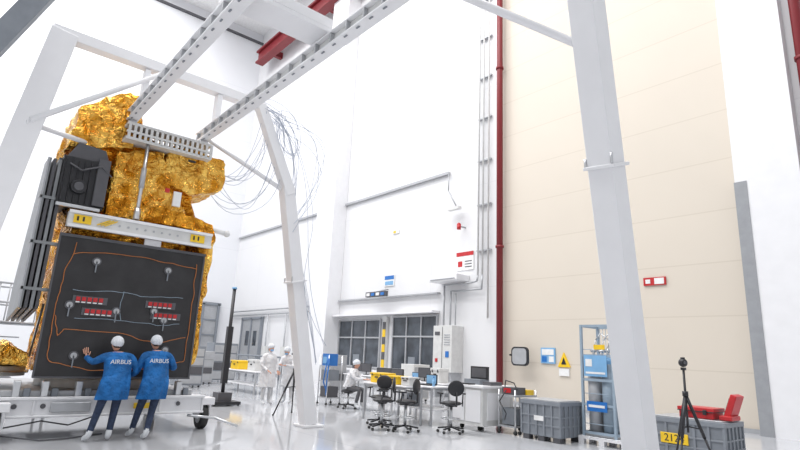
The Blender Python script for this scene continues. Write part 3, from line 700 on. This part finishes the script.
b.b2((-8.3,10.2,0.2),(-7.9,10.7,0.55),mgrey); b.b2((-8.3,10.2,0.84),(-7.95,10.6,1.0),dgrey); b.b2((-8.25,10.19,0.88),(-8.05,10.2,0.98),redm); b.b2((-8.2,10.6,0.84),(-7.9,10.85,0.95),yel)
b.tube([(-8.1,10.1,0.95),(-8.2,9.98,0.7),(-8.0,9.97,0.45),(-8.15,10.1,0.3)],0.012,black); b.tube([(-8.3,10.3,1.0),(-8.2,10.2,1.15),(-8.0,10.25,1.1),(-7.95,10.3,0.95)],0.012,black); b.done('instrument_cart')
def crate(name,c,sz,label=None,lid=True):
    b=MB(); x,y=c; w,d,h=sz
    b.b2((x-w/2,y-d/2,0.1),(x+w/2,y+d/2,h-0.05),mgrey)
    b.b2((x-w/2-.03,y-d/2-.03,h-0.08),(x+w/2+.03,y+d/2+.03,h),mgrey)
    b.b2((x-w/2+.02,y-d/2+.02,h),(x+w/2-.02,y+d/2-.02,h+.02),lgrey)
    n=5
    for i in range(n+1):
        xx=x-w/2+w*i/n; b.b2((xx-.02,y-d/2-.025,0.12),(xx+.02,y-d/2,h-.08),mgrey)
        yy=y-d/2+d*i/n; b.b2((x+w/2,yy-.02,0.12),(x+w/2+.025,yy+.02,h-.08),mgrey)
    for z in (0.3,h*0.6): b.b2((x-w/2-.02,y-d/2-.02,z),(x+w/2+.02,y+d/2+.02,z+.03),mgrey)
    for sx in (-1,0,1):
        for sy in (-1,1): b.b2((x+sx*(w/2-.1)-.08,y+sy*(d/2-.08)-.07,0),(x+sx*(w/2-.1)+.08,y+sy*(d/2-.08)+.07,0.1),dgrey)
    if label: b.b2((x-w*0.38,y-d/2-.035,h*0.45),(x+w*0.02,y-d/2-.026,h*0.45+0.17),yel)
    else: b.b2((x-w*.15,y-d/2-.03,h*.5),(x+w*.1,y-d/2-.026,h*.62),wht)
    o=b.done(name,bevel=0.01,seg=1)
    if label:
        M=Matrix.Translation((x-w*0.18,y-d/2-.037,h*0.45+0.085))@Matrix.Rotation(math.radians(90),4,'X')
        text(label,0.17,M,black,'label_text',o,0.001)
    return o
crate('plastic_container',(-7.14,10.42),(0.95,0.8,0.80))
crate('plastic_container',(-4.18,10.4),(1.15,0.8,0.76),'2124')
b=MB(); b.b2((-4.35,10.15,0.785),(-3.8,10.6,0.90),redm); b.b2((-4.37,10.13,0.90),(-3.78,10.62,0.96),redm); b.b2((-4.37,10.12,0.89),(-3.78,10.63,0.905),black)
for x in (-4.25,-3.95): b.b2((x,10.10,0.85),(x+.06,10.13,0.93),black)
b.done('red_tool_case',bevel=0.02)
b=MB(); M=Matrix.Rotation(math.radians(20),4,'Y')
b.b2((-3.74,10.2,0.785),(-3.64+.1,10.6,0.86),redm)
b.box((-3.58,10.45,1.0),(0.10,0.36,0.42),redm,M=M); b.box((-3.64,10.45,0.99),(0.03,0.28,0.34),black,M=M)
b.done('open_red_case',bevel=0.015)
def tripod(name,x,y,h,spread,head_r,cam=True,r=0.016,m=black):
    b=MB(); hub=V((x,y,h*0.72))
    for k in range(3):
        a=k*math.tau/3+0.5; f=V((x+spread*math.cos(a),y+spread*math.sin(a),0.01)); mid=hub.lerp(f,0.5)
        b.cyl(hub,mid,r*1.5,m,seg=10); b.cyl(mid,f,r,m,seg=10); b.sph(f+V((0,0,0.012)),r*1.4,rubber,seg=8)
        b.cyl(V((x,y,h*0.45)),hub.lerp(f,0.4),r*0.6,m,seg=6)
    b.cyl((x,y,h*0.4),(x,y,h-0.12),r*1.1,m,seg=10); b.cyl(hub+V((0,0,-.03)),hub+V((0,0,.04)),r*2.6,m)
    b.box((x,y,h-0.11),(0.06,0.06,0.04),m)
    if cam:
        b.sph((x,y,h-0.02),head_r,m); b.cyl((x,y,h+0.03),(x,y,h+0.06),head_r*0.5,m); b.cyl((x+.05,y-.05,h-.02),(x+.07,y-.07,h-.02),0.02,dgrey)
    else:
        b.box((x,y,h-.04),(0.16,0.1,0.09),m); b.cyl((x,y-.05,h-.04),(x,y-.12,h-.04),0.03,m)
        b.tube([V((x,y,h-.1)),V((x+.2,y-.1,h-.25))],0.008,m)
    return b.done(name)
tripod('camera_tripod',-3.64,8.75,1.70,0.42,0.065)
tripod('surveying_tripod',-12.75,7.3,1.55,0.5,0.06,False,0.018)
b=MB()
x0,x1,y0,y1=-6.62,-5.55,10.6,11.55
for i in range(7): b.b2((x0+i*0.153,y0,0.13),(x0+i*0.153+0.12,y1,0.155),white)
for y in (y0,y0+.4,y1-.12): b.b2((x0,y,0.10),(x1-.02,y+.1,0.13),white)
for x in (x0,x0+.45,x1-.14):
    for y in (y0,y0+.4,y1-.12): b.b2((x,y,0),(x+.12,y+.1,0.1),white)
b.done('shipping_pallet')
b=MB()
rx0,rx1,ry0,ry1=-6.55,-5.85,10.72,11.4; RH=2.42
for x in (rx0,rx1):
    for y in (ry0,ry1): b.b2((x-.025,y-.025,0.155),(x+.025,y+.025,RH),blg)
for z in (0.2,0.75,1.25,1.75,RH-.05):
    for y in (ry0,ry1): b.b2((rx0,y-.015,z),(rx1,y+.015,z+.05),blg)
    for x in (rx0,rx1): b.b2((x-.015,ry0,z),(x+.015,ry1,z+.05),blg)
b.b2((rx0,ry0,0.17),(rx1,ry1,0.2),lgrey)
for i in range(2):
    for j in range(2):
        cx=rx0+.18+i*.32; cy=ry0+.18+j*.32
        b.cyl((cx,cy,0.2),(cx,cy,1.6),0.14,blg if (i+j)%2 else lgrey,seg=20); b.sph((cx,cy,1.6),(0.14,0.14,0.15),lblue,seg=18); b.cyl((cx,cy,1.7),(cx,cy,1.92),0.03,steel); b.cyl((cx-.06,cy,1.88),(cx+.06,cy,1.88),0.035,steel)
        b.tube([V((cx,cy,1.9)),V((cx+.05,cy,2.1)),V((rx0+.35,cy,2.25))],0.012,steel)
for i in range(6): b.cyl((rx0,ry0,0.4+i*.3),(rx1,ry0,0.4+i*.3),0.007,blg,seg=6)
for i in range(9):
    b.cyl((rx1,ry0+.07*i+.05,0.2),(rx1,ry0+.07*i+.05,RH),0.006,blg,seg=6); b.cyl((rx0+.07*i+.05,ry1,0.2),(rx0+.07*i+.05,ry1,RH),0.006,blg,seg=6)
b.b2((rx0+.06,ry0-.03,1.35),(rx1-.12,ry0-.02,1.78),lblue); b.b2((rx0+.1,ry0-.035,1.55),(rx0+.25,ry0-.03,1.7),wht); b.b2((rx0+.1,ry0-.035,1.4),(rx1-.16,ry0-.03,1.44),wht)
b.b2((rx0+.1,ry0-.03,0.65),(rx1-.15,ry0-.02,0.85),blue); b.b2((rx0+.14,ry0-.035,0.73),(rx1-.2,ry0-.03,0.78),wht); b.b2((rx0+.3,ry0-.03,1.9),(rx1-.15,ry0-.02,2.0),yel)
b.done('gas_cylinder_rack')
b=MB(); b.cyl((-15.5,6.6,0.1),(-15.5,6.6,3.3),0.05,black); b.b2((-15.57,6.52,0.6),(-15.43,6.68,2.2),black); b.cyl((-15.5,6.6,3.3),(-15.5,6.6,3.36),0.07,lblue)
b.b2((-15.9,6.2,0.04),(-15.1,7.0,0.12),black)
for s in ((-.35,-.35),(.35,-.35),(-.35,.35),(.35,.35)): b.sph((-15.5+s[0],6.6+s[1],0.04),0.04,rubber,seg=8)
b.b2((-15.7,6.4,0.12),(-15.3,6.8,0.35),dgrey); b.done('lift_mast')
b=MB()
for (x,y) in ((-15.2,9.6),(-14.7,9.6),(-15.2,10.1),(-14.7,10.1)): b.cyl((x,y,0.06),(x,y,1.5),0.02,steel,seg=8); b.sph((x,y,0.04),0.04,rubber,seg=8)
for z in (0.2,0.7,1.15): b.b2((-15.2,9.6,z),(-14.7,10.1,z+.03),lgrey)
b.b2((-15.15,9.65,0.23),(-14.75,10.05,0.55),dgrey); b.b2((-15.15,9.65,0.73),(-14.75,10.05,1.05),mgrey); b.b2((-15.15,9.65,1.18),(-14.8,10.0,1.55),blue); b.b2((-15.1,9.64,1.25),(-14.9,9.65,1.45),lblue)
b.tube([(-14.7,9.6,1.4),(-14.55,9.5,1.1),(-14.6,9.5,0.6),(-14.75,9.6,0.3)],0.02,blue); b.tube([(-14.75,9.6,1.5),(-14.6,9.45,1.2),(-14.7,9.45,0.7),(-14.8,9.6,0.5)],0.02,blue); b.done('equipment_trolley')
def rackcab(name,x,y,w,d,h,m1):
    b=MB(); b.b2((x-w/2,y-d/2,0.08),(x+w/2,y+d/2,h),m1)
    for i in range(4): b.b2((x+w/2,y-d/2+.05,0.15+i*(h-.2)/4),(x+w/2+.02,y+d/2-.05,0.15+(i+.85)*(h-.2)/4),dgrey if i==1 else lgrey)
    for sx in (-1,1):
        for sy in (-1,1): b.sph((x+sx*(w/2-.08),y+sy*(d/2-.08),0.045),0.045,rubber,seg=8)
    return b.done(name,bevel=0.01,seg=1)
rackcab('equipment_rack',-22.5,8.0,0.8,1.0,1.6,mgrey); rackcab('equipment_rack',-24.5,9.2,0.8,1.0,1.4,lgrey); rackcab('equipment_rack',-26,10.8,0.9,1.2,1.8,mgrey)
rackcab('equipment_rack',-19.5,13.0,0.7,0.8,1.5,lgrey); rackcab('equipment_rack',-15.3,13.8,0.7,0.8,1.3,offw)
table('workbench',-18.5,-16.5,12.8,13.6,0.8); monitor(-17.5,13.2,0.805,0.2); monitor(-18.1,13.2,0.805,0.3)
b=MB()
for i in range(12): b.cyl((-38+i,14.5,0),(-38+i,14.5,1.2),0.05,mgrey,seg=8)
for z in (0.6,1.2): b.cyl((-38,14.5,z),(-27,14.5,z),0.05,mgrey,seg=8)
b.done('guard_railing')

# ---------------------------------------------------------------- lights
for i,x in enumerate((-34,-24,-14,-4)):
    for j,y in enumerate((-6,6)):
        l=bpy.data.lights.new('ceiling_light','AREA'); l.shape='RECTANGLE'; l.size=5; l.size_y=5; l.energy=1650; l.color=(1,0.995,0.99)
        o=bpy.data.objects.new('ceiling_light',l); o.location=(x,y,27.6); scn.collection.objects.link(o)
w=bpy.data.worlds.new('World'); scn.world=w; w.use_nodes=True
w.node_tree.nodes['Background'].inputs[0].default_value=(0.95,0.97,1,1); w.node_tree.nodes['Background'].inputs[1].default_value=0.74

# ---------------------------------------------------------------- camera
az=math.radians(39.8);th=math.radians(13.6);a=math.radians(2.6)
h=V((-math.cos(az),math.sin(az),0));up=V((0,0,1));r=h.cross(up)
f=h*math.cos(th)+up*math.sin(th);u=up*math.cos(th)-h*math.sin(th)
R=r*math.cos(a)+u*math.sin(a);U=u*math.cos(a)-r*math.sin(a)
cam=bpy.data.cameras.new('camera'); cam.lens=538/800*36; cam.sensor_width=36; cam.clip_end=200
co=bpy.data.objects.new('camera',cam); scn.collection.objects.link(co)
M=Matrix((R,U,-f)).transposed().to_4x4(); M.translation=V((0,0,1.6)); co.matrix_world=M
scn.camera=co
